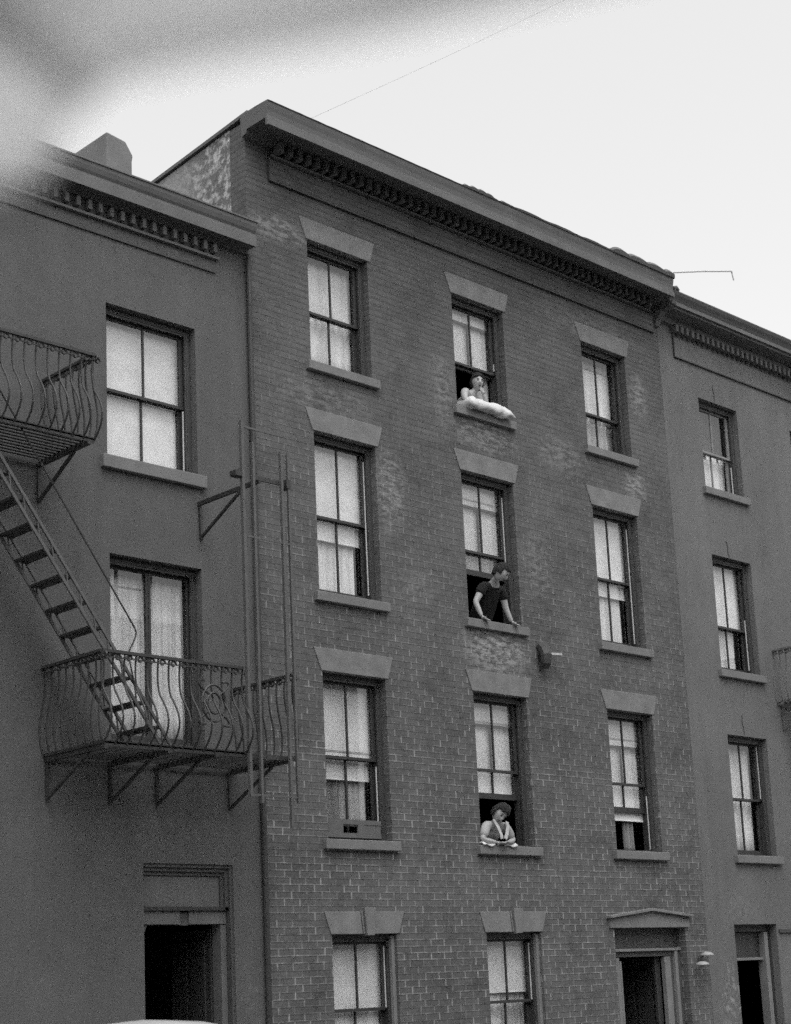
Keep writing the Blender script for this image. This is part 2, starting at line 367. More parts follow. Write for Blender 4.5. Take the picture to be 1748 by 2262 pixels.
def window(bld, x, z0, z1, wd, rail, raise_=0.0, shade=None, shade_mat='shade', hem=False, curtains=(), sill=True, lintel='splay',
           muntin=True, sash='sash', lower_muntin=True, cord=(), casement=False, label=None, sillh=.11, silld=.065, drop=0.0, seam=None):
    x0, x1 = x, x+wd
    bm = BM(); f = .055
    for (a, b2, c, d) in ((x0, x0+f, z0, z1), (x1-f, x1, z0, z1), (x0+f, x1-f, z1-.06, z1), (x0+f, x1-f, z0, z0+.035)):
        box(bm, a, b2, .095, .27, c, d)
    for (a, b2) in ((x0+f, x0+f+.018), (x1-f-.018, x1-f)): box(bm, a, b2, .10, .135, z0+.035, z1-.06)       # stops
    box(bm, x0+f+.018, x1-f-.018, .10, .135, z1-.085, z1-.06)
    W = obj('window', bm, M['frame'], bld, bevel=.004)
    if label: W['label'] = label
    a, b2 = x0+f, x1-f; top = z1-.06; bot = z0+.035; sw = .058
    gb = BM()
    def sash_(y, za, zb, name, brail, trail, mun):
        bm = BM()
        box(bm, a, a+sw, y, y+.036, za, zb); box(bm, b2-sw, b2, y, y+.036, za, zb)
        box(bm, a+sw, b2-sw, y, y+.036, za, za+brail); box(bm, a+sw, b2-sw, y, y+.036, zb-trail, zb)
        if mun: box(bm, (a+b2)/2-.011, (a+b2)/2+.011, y+.004, y+.032, za+brail, zb-trail)
        o = obj(name, bm, M[sash], W, bevel=.003)
        box(gb, a+sw+.0005, b2-sw-.0005, y+.016, y+.019, za+brail+.0005, zb-trail-.0005)
        return o
    if casement:
        mid = (a+b2)/2
        for nm, (p, q) in (('casement_leaf', (a, mid-.002)), ('casement_leaf', (mid+.002, b2))):
            bm = BM(); s2 = .032
            box(bm, p, p+s2, .16, .2, bot, top); box(bm, q-s2, q, .16, .2, bot, top)
            box(bm, p+s2, q-s2, .16, .2, bot, bot+.07); box(bm, p+s2, q-s2, .16, .2, top-.05, top)
            obj(nm, bm, M[sash], W, bevel=.003)
            box(gb, p+s2+.0005, q-s2-.0005, .178, .181, bot+.0705, top-.0505)
    else:
        sash_(.155, rail-drop, top-drop, 'upper_sash', .036, .05, muntin)
        sash_(.202, bot+raise_, rail+.036+raise_, 'lower_sash', .075, .036, lower_muntin)
    obj('pane', gb, M['glass'], W)
    if shade is not None:
        bm = BM(); box(bm, x0+.045, x1-.045, .256, .259, shade, z1-.05); tube(bm, [(x0+.045, .258, shade+.004), (x1-.045, .258, shade+.004)], .007, 6)
        rs = obj('roller_shade', bm, M[shade_mat], W)
        if seam:
            bm = BM(); box(bm, x0+.06, x1-.06, .2515, .2555, seam-.012, seam+.012); obj('shade_seam', bm, M['curtain_grey'], W)
    for c in curtains:
        bm = BM(); wavy(bm, x0+c[0]*wd, x0+c[1]*wd, c[2], c[3], .30+random.uniform(0, .02), c[5] if len(c) > 5 else .012, c[6] if len(c) > 6 else 5, gather=c[7] if len(c) > 7 else 0, ph=random.random()*6)
        cloth_obj('curtain', bm, M[c[4]], W)
    if cord:
        bm = BM()
        for (za, zb) in cord: box(bm, x1-f-.034, x1-f-.024, .137, .150, za, zb)
        obj('parting_bead', bm, M['cord'], W)
    if sill:
        bm = BM(); prism(bm, [(-silld, z0-sillh), (.15, z0-sillh), (.15, z0+.012), (-silld, z0+.003)], x0-.085, x1+.085)
        obj('sill', bm, M['sillstone'], W, bevel=.008)
    if lintel == 'splay':
        h = .27 if z1 > 5 else .27
        bm = BM(); prism(bm, [(x0-.02, z1-.003), (x1+.04, z1-.003), (x1+.13, z1+h), (x0-.13, z1+h)], -.014, .09, 'y')
        obj('lintel', bm, M['stone'], bld, bevel=.006)
    if lintel == 'key':
        xm = (x0+x1)/2+.06
        bm = BM(); prism(bm, [(x0-.02, z1-.003), (xm-.10, z1-.003), (xm-.13, z1+.25), (x0-.11, z1+.25)], -.014, .09, 'y')
        prism(bm, [(xm+.07, z1-.003), (x1+.03, z1-.003), (x1+.13, z1+.25), (xm+.10, z1+.25)], -.014, .09, 'y')
        k = obj('lintel', bm, M['stone'], bld, bevel=.006)
        bm = BM(); prism(bm, [(xm-.055, z1-.02), (xm+.06, z1-.02), (xm+.09, z1+.295), (xm-.085, z1+.295)], -.045, .09, 'y')
        prism(bm, [(xm-.088, z1-.003), (xm-.068, z1-.003), (xm-.098, z1+.26), (xm-.118, z1+.26)], -.020, .09, 'y')
        obj('keystone', bm, M['stone'], k, bevel=.006)
    return W

def crown(profile, x0, x1): 
    bm = BM(); prism(bm, profile, x0, x1); return bm

# ================================================================== brick house in the middle
XA, XB, XC, WW = 0.0, 2.54, 5.225, 1.01
Z4, Z3, Z2, Z1 = 10.75, 8.285, 5.355, 2.335
B4, B3, B2, B1 = 9.145, 6.285, 3.395, .55
house = thing('brick_house', 'four-storey brick row house with pale stone lintels, bracketed cornice and open windows, in the middle', 'house', (-.94, 0, 0))
house.location = (0, 0, 0)
holes = [(x, x+WW, b, t) for x in (XA, XB, XC) for b, t in ((B4, Z4), (B3, Z3), (B2, Z2))] + [(XA, XA+WW, B1, Z1), (XB, XB+WW, B1, Z1), (5.04, 6.62, 0.02, 2.37)]
facade('wall', -.94, 7.12, 11.98, holes, M['brick'], house)
# side (party) walls, back, sloping roof
bm = BM(); prism(bm, [(.284, 0), (9.5, 0), (9.5, 11.25), (.284, 11.99)], -.938, -.70); obj('party_wall', bm, M['party_brick'], house)
bm = BM(); prism(bm, [(.284, 0), (9.5, 0), (9.5, 11.25), (.284, 11.99)], 6.90, 7.118); obj('party_wall', bm, M['party_brick'], house)
bm = BM(); box(bm, -.69, 6.89, 9.3, 9.5, 0, 11.2); obj('back_wall', bm, M['party_brick'], house)
bm = BM(); prism(bm, [(.05, 11.90), (9.5, 11.16), (9.5, 11.22), (.05, 11.96)], -.69, 6.89); obj('roof', bm, M['roof'], house)
bm = BM(); prism(bm, [(-.10, 12.035), (9.52, 11.27), (9.52, 11.31), (-.10, 12.08)], -.975, -.66)
obj('coping', bm, M['tar'], house)
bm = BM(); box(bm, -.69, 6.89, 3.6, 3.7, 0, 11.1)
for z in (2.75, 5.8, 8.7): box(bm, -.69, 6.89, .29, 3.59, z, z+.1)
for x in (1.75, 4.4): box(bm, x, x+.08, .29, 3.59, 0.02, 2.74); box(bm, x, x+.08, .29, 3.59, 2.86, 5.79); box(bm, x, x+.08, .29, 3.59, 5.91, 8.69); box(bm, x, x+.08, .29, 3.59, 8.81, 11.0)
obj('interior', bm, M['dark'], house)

# cornice: crown, pale fascia, soffit, dentils, frieze panel
cor = obj('cornice', crown([(.0, 11.76), (-.08, 11.78), (-.10, 11.83), (-.44, 11.83), (-.45, 11.735), (-.478, 11.73), (-.480, 11.82), (-.476, 11.86), (-.482, 11.92), (-.493, 11.965), (-.499, 12.0), (-.50, 12.035), (.02, 12.05)], -.985, 6.95), M['cornice'], house)
obj('fascia', crown([(-.482, 11.728), (-.496, 11.728), (-.498, 11.80), (-.482, 11.805)], -.99, 6.955), M['cornice_lip'], cor, bevel=.004)
def dentils(x0, x1, step, wd, y0, za, zb, parent):
    bm = BM(); box(bm, 0, wd, y0, -.004, za, zb); first = obj('dentil', bm, M['cornice'], parent, bevel=.005)
    first.location.x = x0; x = x0+step
    while x < x1:
        o = first.copy(); C.objects.link(o); o.parent = parent; o.location.x = x + random.uniform(-.004, .004); o.location.z = random.uniform(-.004, .004); x += step
dentils(-.52, 6.9, .1455, .062, -.17, 11.668, 11.80, cor)
bm = BM(); box(bm, -.58, 6.95, -.075, -.004, 11.625, 11.652); box(bm, -.58, 6.95, -.06, -.004, 11.803, 11.825); obj('bed_moulding', bm, M['cornice'], cor)
bm = BM(); box(bm, -.59, 7.0, -.028, -.0035, 11.335, 11.615); obj('frieze_panel', bm, M['brick'], house, bevel=.004)
bm = BM(); box(bm, -.60, 7.0, -.040, -.0038, 11.318, 11.334); box(bm, -.602, -.588, -.040, -.0038, 11.336, 11.77); obj('frieze_shade_line', bm, M['frame'], house)  # dark strips stand in for the shade along the panel edge
# end bracket where the cornice meets the party line
for x in (7.0,):
    bm = BM(); prism(bm, [(0, 11.42), (-.06, 11.44), (-.10, 11.52), (-.2, 11.62), (-.4, 11.68), (-.42, 11.733), (0, 11.733)], x, x+.11)
    obj('bracket', bm, M['cornice'], house, bevel=.005)
# lumpy tarred roof edge lying on the cornice
bm = BM(); pts = []
def lump(x):
    h = .012
    if 2.35 < x < 3.0: h += .05*max(0, math.sin((x-2.35)/.65*math.pi))**.5 + .01*math.sin(x*40)
    if 3.1 < x < 5.5: h += .025 + .008*math.sin(x*9)
    for a, b_ in ((5.5, 5.85), (5.85, 6.3), (6.3, 6.72), (6.72, 6.97)):
        if a < x < b_: h += .05 + .05*max(0, math.sin((x-a)/(b_-a)*math.pi))**.6
    return h + .006*noise.noise(Vector((x*7, 0, 0)))
xs = [-.98 + i*(6.97+.98)/260 for i in range(261)]
rows = []
for x in xs:
    h = lump(x)
    rows.append([bm.verts.new(p) for p in ((x, .05, 12.03), (x, -.505-.2*h, 12.028), (x, -.51-.35*h, 12.03+.5*h), (x, -.49, 12.037+h), (x, -.3, 12.045+h*1.05), (x, .05, 12.05+h*.4))])
for r1, r2 in zip(rows, rows[1:]):
    for i in range(6): bm.faces.new((r1[i], r1[(i+1) % 6], r2[(i+1) % 6], r2[i]))
bm.faces.new(rows[0]); bm.faces.new(rows[-1][::-1])
obj('roof_edge', bm, M['tar'], house)

def cur(*a): return a
# windows, storey by storey  (curtain = x from, x to (fractions), z bottom, z top, material, fold depth, folds, gather)
window(house, XA, B4, Z4, WW, 9.86, curtains=[cur(.04, .96, B4+.03, Z4-.06, 'curtain', .014, 7)], label='top left window with sheer white curtain')
window(house, XB, B4, Z4, WW, 9.84, raise_=.62, shade=9.88, curtains=[cur(.66, .97, B4+.03, 9.95, 'curtain_grey', .02, 3)], cord=[(9.9, 10.0)], label='raised window above the white pillow')
window(house, XC, B4, Z4, WW, 9.72, curtains=[cur(.03, .97, 10.52, 10.64, 'curtain_grey', .02, 9), cur(.03, .97, 9.70, 10.50, 'curtain', .008, 4), cur(.19, .97, B4+.03, 9.75, 'curtain_grey', .012, 4)], label='top right window with small valance')
window(house, XA, B3, Z3, WW, 7.255, shade=7.02, cord=[(6.4, 8.1)], curtains=[cur(.04, .84, B3+.03, 7.1, 'curtain', .016, 7)])
window(house, XB, B3, Z3, WW, 7.235, raise_=.63, shade=7.28, seam=8.0, cord=[(7.0, 8.1)], curtains=[cur(.04, .96, 7.0, 7.3, 'curtain_grey', .004, 3)], label='raised window of the person in the dark shirt')
window(house, XC, B3, Z3, WW, 7.255, shade=7.05, cord=[(6.4, 8.1)], curtains=[cur(.04, .86, B3+.03, 7.1, 'curtain', .007, 3)])
window(house, XA, B2, Z2, WW, 4.36, shade=4.13, seam=4.47, cord=[(3.6, 4.3)], curtains=[cur(.03, .55, B2+.2, 4.2, 'curtain_dark', .012, 4), cur(.42, .86, B2+.2, 4.2, 'curtain_grey', .014, 4)], label='window with a low screen board across its foot')
window(house, XB, B2, Z2, WW, 4.36, raise_=.59, shade=4.05, seam=5.02, label='raised window of the person in the pale blouse')
window(house, XC, B2, Z2, WW, 4.33, raise_=.53, shade=3.85, seam=5.0, curtains=[cur(.55, .8, B2+.02, 3.9, 'curtain_dark', .02, 3)], cord=[(3.45, 4.2)], label='half raised window with a shade hanging below the sash')
window(house, XA, B1, Z1, WW, 1.47, shade=1.30, lintel='key', cord=[(1.5, 2.2)], curtains=[cur(.04, .95, B1+.04, 1.4, 'curtain_grey', .01, 5)])
window(house, XB, B1, Z1, WW, 1.47, shade=1.60, lintel='key', cord=[(1.5, 2.2)], curtains=[cur(.04, .5, B1+.04, 2.2, 'curtain', .01, 4), cur(.5, .96, B1+.04, 2.2, 'curtain_grey', .016, 5)])
# pale outer casing of the two ground floor windows
for x in (XA, XB):
    bm = BM(); box(bm, x+WW-.052, x+WW-.002, .04, .092, B1+.02, Z1-.02); obj('casing', bm, M['door_pale'], house, bevel=.004)
# screen board at the foot of a window, with a black gap
bm = BM(); zz = B2+.04
for (a, b2, c, d) in ((.065, .30, 0, .21), (.53, .62, 0, .21), (.30, .53, 0, .055), (.30, .53, .155, .21), (.62, .90, .0, .05), (.62, .90, .155, .21)):
    box(bm, XA+a, XA+b2, .07, .09, zz+c, zz+d)
box(bm, XA+.62, XA+.90, .076, .084, zz+.051, zz+.154)
obj('window_screen', bm, M['screen'], house)

# doorway of the brick house
dw = BM()
prism(dw, [(4.93, 2.367), (6.70, 2.367), (6.70, 2.50), (5.82, 2.585), (4.93, 2.49)], -.03, .10, 'y')
hd = obj('door_hood', dw, M['stone'], house, bevel=.005)
bm = BM(); prism(bm, [(4.89, 2.492), (5.82, 2.587), (6.74, 2.502), (6.74, 2.540), (5.82, 2.628), (4.89, 2.530)], -.085, .06, 'y'); obj('hood_moulding', bm, M['stone'], hd, bevel=.006)
bm = BM()
box(bm, 5.042, 6.618, .16, .22, 2.10, 2.366); box(bm, 5.042, 5.10, .12, .28, 0.02, 2.09); box(bm, 6.55, 6.618, .12, .28, .02, 2.09)
dr = obj('door', bm, M['trim'], house, bevel=.004)
bm = BM(); box(bm, 5.042, 6.618, .09, .21, 2.055, 2.095); box(bm, 5.15, 5.27, .13, .2, .02, 1.975); box(bm, 6.27, 6.40, .13, .2, .02, 1.975); box(bm, 6.47, 6.535, .10, .2, .02, 2.05)
box(bm, 5.28, 5.32, .135, .19, .02, 1.93)
obj('door_casing', bm, M['door_pale'], dr, bevel=.006)
bm = BM(); box(bm, 5.15, 6.47, .14, .2, 1.985, 2.052); box(bm, 6.402, 6.468, .15, .2, .02, 1.98); obj('door_head', bm, M['trim'], dr, bevel=.004)
bm = BM(); box(bm, 6.16, 6.268, .22, .27, .02, 1.98)
box(bm, 6.235, 6.265, .275, 1.05, .02, 1.97); box(bm, 6.205, 6.235, .33, .6, .25, 1.8); box(bm, 6.205, 6.235, .66, .98, .25, 1.8)
obj('door_leaf', bm, M['door'], dr, bevel=.005)
# small black vent and wall bracket are things of their own further down

# ================================================================== dark stucco house on the left
left = thing('stucco_house', 'lower dark stucco row house at the left with a fire escape, dentilled cornice and chimney', 'house', (0, 0, 0))
XE = -2.945; WE = 1.2
lh = [(XE, XE+WE, 7.37, 9.115), (XE+.02, XE+.02+WE, 4.32, 6.31), (-2.55, -1.385, .02, 3.08), (-6.4, -5.2, 7.37, 9.115)]
facade('wall', -13, -.944, 10.55, lh, M['stucco_left'], left)
bm = BM(); box(bm, -12.99, -.95, .29, 9, 10.0, 10.1); box(bm, -12.99, -.95, 8.8, 9, 0, 9.99); box(bm, -12.99, -12.8, .29, 8.79, 0, 9.99); obj('back_wall', bm, M['stucco_left'], left)
bm = BM(); prism(bm, [(.0, 10.48), (9, 9.85), (9, 9.91), (.0, 10.547)], -12.99, -.95); obj('roof', bm, M['roof'], left)
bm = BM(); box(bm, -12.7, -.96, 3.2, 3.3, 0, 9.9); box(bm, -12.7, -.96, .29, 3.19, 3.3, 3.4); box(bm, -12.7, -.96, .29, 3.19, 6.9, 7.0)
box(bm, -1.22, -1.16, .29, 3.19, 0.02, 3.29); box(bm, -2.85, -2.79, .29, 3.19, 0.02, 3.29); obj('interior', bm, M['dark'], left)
lc = obj('cornice', crown([(0, 10.23), (-.05, 10.235), (-.07, 10.28), (-.19, 10.28), (-.195, 10.265), (-.205, 10.265), (-.210, 10.40), (-.205, 10.43), (-.222, 10.46), (-.236, 10.51), (-.24, 10.555), (.02, 10.57)], -13, -.985), M['cornice'], left)
obj('fascia', crown([(-.211, 10.262), (-.224, 10.262), (-.224, 10.395), (-.211, 10.40)], -13, -.980), M['cornice_lip'], lc, bevel=.004)
obj('gutter_lip', crown([(-.215, 10.558), (-.252, 10.558), (-.252, 10.580), (-.215, 10.585)], -13, -.97), M['cornice_lip'], lc, bevel=.004)
dentils(-1.51-.142*24, -1.50, .142, .050, -.085, 10.10, 10.21, lc)
bm = BM(); box(bm, -13, -1.40, -.05, -.004, 10.04, 10.07); obj('bed_moulding', bm, M['stucco_right'], lc)
bm = BM(); box(bm, -13, -1.44, -.022, -.0035, 9.875, 9.892); obj('frieze_shade_line', bm, M['frame'], left)  # dark strip put in as the shade line of the frieze
# chimney on the left roof
bm = BM(); prism(bm, [(-2.36, 10.3), (-2.0, 10.3), (-2.0, 11.42), (-1.985, 11.50), (-2.09, 11.655), (-2.36, 11.69)], .8, 1.62, 'y')
ch = obj('chimney', bm, plain('chimney_render', .15, .9, .14, 3, .4, 30), left, bevel=.02)
# drain pipe in the party line
bm = BM(); tube(bm, [(-.975, -.05, 10.22), (-.975, -.05, 9.6), (-.972, -.04, 9.4), (-.972, -.04, 0)], .034, 10)
obj('drainpipe', bm, M['sash'], left)
window(left, XE, 7.37, 9.115, WE, 8.175, shade=7.38, lintel=None, sillh=.14, cord=[(7.45, 8.15)], label='window with pale shades above the ladder')
W2 = window(left, XE+.02, 4.32, 6.31, WE, 5.2, lintel=None, sill=False, casement=True, curtains=[cur(.03, .50, 4.35, 6.25, 'curtain', .016, 6), cur(.5, .97, 4.35, 6.25, 'curtain', .02, 4)], label='tall casement onto the balcony')
window(left, -6.4, 7.37, 9.115, WE, 8.175, shade=7.6, lintel=None, sillh=.14)
# doorway: recessed mouldings, pale panel, lintel with key, black opening
bm = BM()
for (d, t, o_) in ((.02, .035, 0), (.05, .04, .035), (.08, .04, .075)):
    a, b2, t1 = -2.55, -1.385-o_, 3.08-o_
    box(bm, a, b2-t, d, .27, t1-t, t1); box(bm, b2-t, b2, d, .27, 2.60 if o_ > .03 else .02, t1)
dl = obj('door', bm, M['trim'], left)
bm = BM(); box(bm, -2.549, -1.501, .10, .16, 2.64, 2.962); obj('door_panel', bm, M['panel_stone'], dl, bevel=.004)
bm = BM(); box(bm, -2.549, -1.421, .05, .17, 2.60, 2.638); obj('transom_moulding', bm, M['sash'], dl)
bm = BM(); box(bm, -2.50, -2.04, .08, .2, 2.46, 2.598); box(bm, -1.92, -1.43, .08, .2, 2.46, 2.598); box(bm, -1.50, -1.425, .09, .24, .02, 2.458); obj('door_casing', bm, M['panel_stone'], dl, bevel=.004)
bm = BM(); box(bm, -2.038, -1.922, .10, .2, 2.45, 2.585); obj('keystone', bm, M['trim'], dl)
bm = BM(); prism(bm, [(-2.549, .02), (-2.50, .02), (-2.50, 2.33), (-2.44, 2.455), (-2.549, 2.455)], .10, .24, 'y'); obj('door_jamb', bm, M['trim'], dl)
bm = BM(); box(bm, -1.52, -1.47, .25, .95, .02, 2.42); box(bm, -1.545, -1.52, .33, .58, .3, 2.3); box(bm, -1.545, -1.52, .64, .9, .3, 2.3); obj('door_leaf', bm, M['door'], dl, bevel=.004)

# ================================================================== painted stucco house on the right
right = thing('stucco_house', 'lighter smooth stucco row house at the right edge, three window storeys over a dark doorway', 'house', (0, 0, 0))
XD, WD = 8.06, 1.035; XF = 10.63
rh = [(x, x+WD, b, t) for x in (XD, XF, XF+2.57) for b, t in ((9.06, 10.53), (6.19, 8.0), (3.40, 5.21))] + [(7.81, 8.90, .02, 2.40)]
facade('wall', 7.124, 17.5, 11.72, rh, M['stucco_right'], right)
bm = BM(); box(bm, 7.13, 17.5, 8.8, 9, 0, 11.2); box(bm, 17.3, 17.5, .29, 8.79, 0, 11.2); obj('back_wall', bm, M['stucco_right'], right)
bm = BM(); prism(bm, [(.0, 11.64), (9, 11.1), (9, 11.16), (.0, 11.70)], 7.13, 17.5); obj('roof', bm, M['roof'], right)
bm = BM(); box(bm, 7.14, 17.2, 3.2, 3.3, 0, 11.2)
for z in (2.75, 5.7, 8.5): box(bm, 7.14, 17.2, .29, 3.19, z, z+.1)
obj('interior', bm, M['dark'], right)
rc = obj('cornice', crown([(0, 11.54), (-.07, 11.56), (-.09, 11.63), (-.32, 11.66), (-.33, 11.70), (-.345, 11.70), (-.35, 11.77), (-.375, 11.81), (-.41, 11.85), (-.43, 11.89), (-.43, 11.905), (.02, 11.92)], 7.02, 17.5), M['cornice'], right)
obj('fascia', crown([(-.352, 11.695), (-.366, 11.695), (-.366, 11.755), (-.353, 11.76)], 7.015, 17.5), M['cornice_lip'], rc, bevel=.004)
dentils(7.45, 12.9, .135, .060, -.13, 11.435, 11.555, rc)
bm = BM(); tube(bm, [(7.02, -.43, 11.92), (7.1, -.43, 11.95), (7.16, -.42, 11.92)], .03, 8); obj('roof_lump', bm, M['tar'], rc)
bm = BM(); box(bm, 7.50, 17.5, -.020, -.0035, 11.075, 11.39); obj('frieze_panel', bm, M['stucco_right'], right, bevel=.004)
bm = BM(); box(bm, 7.49, 17.5, -.032, -.0038, 11.055, 11.072); box(bm, 7.488, 7.501, -.032, -.0038, 11.074, 11.40); obj('frieze_shade_line', bm, M['frame'], right)  # edge shade of the panel, drawn as dark strips
for i, x in enumerate((XD, XF, XF+2.57)):
    window(right, x, 9.06, 10.53, WD, 9.72, lintel=None, sash='sash_pale', curtains=[cur(.16, .97, 9.70, 10.48, 'lace_dark', .015, 3), cur(.03, .97, 9.08, 9.76, 'shade', .006, 3)], cord=[(9.1, 9.6)], label='top window with pale sashes' if i == 0 else None)
    window(right, x, 6.19, 8.0, WD, 6.90, shade=6.92, lintel=None, cord=[(6.3, 7.1)], curtains=[cur(.03, .36, 6.22, 7.0, 'curtain', .015, 3), cur(.36, .80, 6.22, 7.0, 'curtain', .02, 3)], label='window with half drawn white curtains' if i == 0 else None)
    window(right, x, 3.40, 5.21, WD, 4.25, lintel=None, cord=[(4.3, 5.1)], curtains=[cur(.02, .48, 3.43, 5.15, 'curtain', .016, 4), cur(.44, .90, 3.43, 5.15, 'curtain', .03, 4)], label='window with long parted curtains' if i == 0 else None)
# hairline cracks in the stucco over the windows
bm = BM()
for (x, z, h) in ((8.47, 10.555, .27), (8.48, 8.02, .25), (8.47, 5.23, .30)):
    pts = [(x+.035*(1-t)+.01*math.sin(9*t+z), -.004, z+h*t) for t in [i/6 for i in range(7)]]
    for p, q in zip(pts, pts[1:]): bar(bm, p, q, .007, .012, (0, 1, 0))
obj('crack', bm, M['frame'], right)
bm = BM()
box(bm, 7.812, 7.87, .12, .27, .02, 2.398); box(bm, 8.84, 8.898, .12, .27, .02, 2.398); box(bm, 7.87, 8.84, .12, .27, 2.30, 2.398); box(bm, 7.87, 8.84, .2, .25, 1.93, 2.295)
dr2 = obj('door', bm, M['door'], right)
bm = BM(); box(bm, 7.87, 8.70, .14, .24, 1.885, 1.925); box(bm, 8.705, 8.80, .10, .24, .02, 2.29); obj('door_casing', bm, M['door_pale'], dr2, bevel=.005)
bm = BM(); box(bm, 7.9, 8.68, .85, .9, .02, 1.88); obj('door_leaf', bm, M['dark'], dr2)
bm = BM(); box(bm, 8.95, 17.5, -.03, -.0036, 2.27, 2.32); obj('string_course', bm, M['frame'], right)

# ================================================================== fire escapes
def escape_balcony(parent, xa, xb, zf, depth, h, scroll=(), braks=(), open_left=False, iron='iron', gap=0.0):
    # platform: frame and slats
    bm = BM(); t = .045
    for y in (-.03, -depth): bar(bm, (xa, y, zf), (xb, y, zf), .012, t)
    y = -.11
    while y > -depth+.05: bar(bm, (xa, y, zf+.012), (xb, y, zf+.012), .040, .008); y -= .078
    obj('platform', bm, M[iron], parent)
    for x in braks:
        bm = BM()
        bar(bm, (x, .0, zf-.02), (x, -depth-.01, zf-.02), .045, .05)
        bar(bm, (x, -.02, zf-.04), (x, -.02, zf-.42), .032, .028, (0, 1, 0))
        bar(bm, (x, -.02, zf-.41), (x, -depth*.72, zf-.05), .030, .028)
        obj('bracket', bm, M[iron], parent)
    def baluster(bm, p, outv, b):
        """bowed bar from the rail down to the platform edge, with a curl under the rail"""
        p = Vector(p); o_ = Vector(outv); pts = []
        for i in range(15):
            s = i/14
            bul = b*(max(0, math.sin(((s-.40)/.60)**1.15*math.pi))**.9 if s > .40 else 0) - .02*math.sin(min(1, s/.40)*math.pi)
            pts.append(p + o_*bul + Vector((0, 0, -h*s)))
        tube(bm, pts, .0105, 5)
    def side(p0, p1, outv, n, name='railing', bl=.045):
        bm = BM(); p0, p1 = Vector(p0), Vector(p1); d = (p1-p0)
        bar(bm, p0+Vector((0, 0, h)), p1+Vector((0, 0, h)), .04, .03)
        bar(bm, p0+Vector((0, 0, h-.055)), p1+Vector((0, 0, h-.055)), .012, .012)
        bar(bm, p0+Vector((0, 0, .02)), p1+Vector((0, 0, .02)), .012, .03)
        for i in range(n+1):
            q = p0 + d*(i/n)
            baluster(bm, q+Vector((0, 0, h)), outv, bl)
            # scroll under the rail
            u = d.normalized(); c0 = q + Vector((0, 0, h-.052)) + u*.044
            tube(bm, [c0 + u*(.036*math.cos(a))*(1-a/9) + Vector((0, 0, .036*math.sin(a)*(1-a/9))) for a in [k*.6 for k in range(11)]], .012, 5)
        return obj(name, bm, M[iron], parent, smooth=False)
    L = xb-xa
    xr = xb-gap
    side((xa, -depth, zf), (xr, -depth, zf), (0, -1, 0), max(4, int(round((xr-xa)/.13))), bl=.15)
    if not open_left: side((xa, 0, zf), (xa, -depth, zf), (-1, 0, 0), 8)
    side((xb, 0, zf), (xb, -depth, zf), (1, 0, 0), 8)
    # cast ring and heart ornament in the front railing
    for cx in scroll:
        bm = BM(); y = -depth-.03; cz = zf+h*.55
        for r_, dz in ((.15, 0), (.085, 0)):
            tube(bm, [(cx+r_*math.cos(a), y, cz+dz+r_*1.25*math.sin(a)) for a in [i*2*math.pi/20 for i in range(21)]], .013, 5)
        for sx in (-1, 1):
            for sz in (-1, 1):
                tube(bm, [(cx+sx*(.05+.17*math.sin(t*2.6)*(1-.3*t)), y, cz+sz*(.08+.26*t-.12*t*t*t)) for t in [i/10 for i in range(11)]], .012, 5)
        obj('scrollwork', bm, M[iron], parent)

fe = thing('fire_escape', 'black iron fire escape with two scrolled bow-front balconies joined by a steep ladder', 'fire escape', (0, 0, 0))
escape_balcony(fe, -3.73, -1.34, 4.09, 1.03, .90, scroll=(-2.42,), braks=(-3.70, -2.96, -2.38, -1.42), gap=.68)
escape_balcony(fe, -6.45, -3.73, 7.12, .92, .90, scroll=(-5.0,), braks=(-6.3, -5.2, -3.79))
# stair between the balconies
sx0, sz0, sx1, sz1 = -4.98, 7.13, -2.78, 4.12
for y, nm in ((-.24, 'stringer'), (-.78, 'stringer')):
    bm = BM(); d = Vector((sx1-sx0, 0, sz1-sz0)).normalized(); nrm = Vector((-d.z, 0, d.x))
    for o_ in (-.05, .05): bar(bm, Vector((sx0, y, sz0))+nrm*o_, Vector((sx1, y, sz1))+nrm*o_, .03, .022, (0, 1, 0))
    for i in range(14):
        p = Vector((sx0, y, sz0)).lerp(Vector((sx1, y, sz1)), (i+.5)/14); bar(bm, p-nrm*.05+d*.09, p+nrm*.05-d*.09, .012, .014, (0, 1, 0))
    obj(nm, bm, M['iron_pale'], fe)
z = 4.345; i = 0
while z < 7.0:
    t = (sz0-z)/(sz0-sz1); x = sx0+(sx1-sx0)*t
    bm = BM(); box(bm, x-.075, x+.075, -.77, -.25, z-.012, z+.012); obj('tread', bm, M['iron'], fe)
    z += .2325
bm = BM()
tube(bm, [(-4.75, -.8, 7.52), (-4.25, -.8, 6.81), (-3.19, -.8, 5.32), (-3.17, -.8, 5.27), (-3.19, -.8, 5.20), (-3.27, -.8, 5.05), (-3.2, -.8, 4.75)], .009, 6)
obj('handrail', bm, M['iron'], fe)
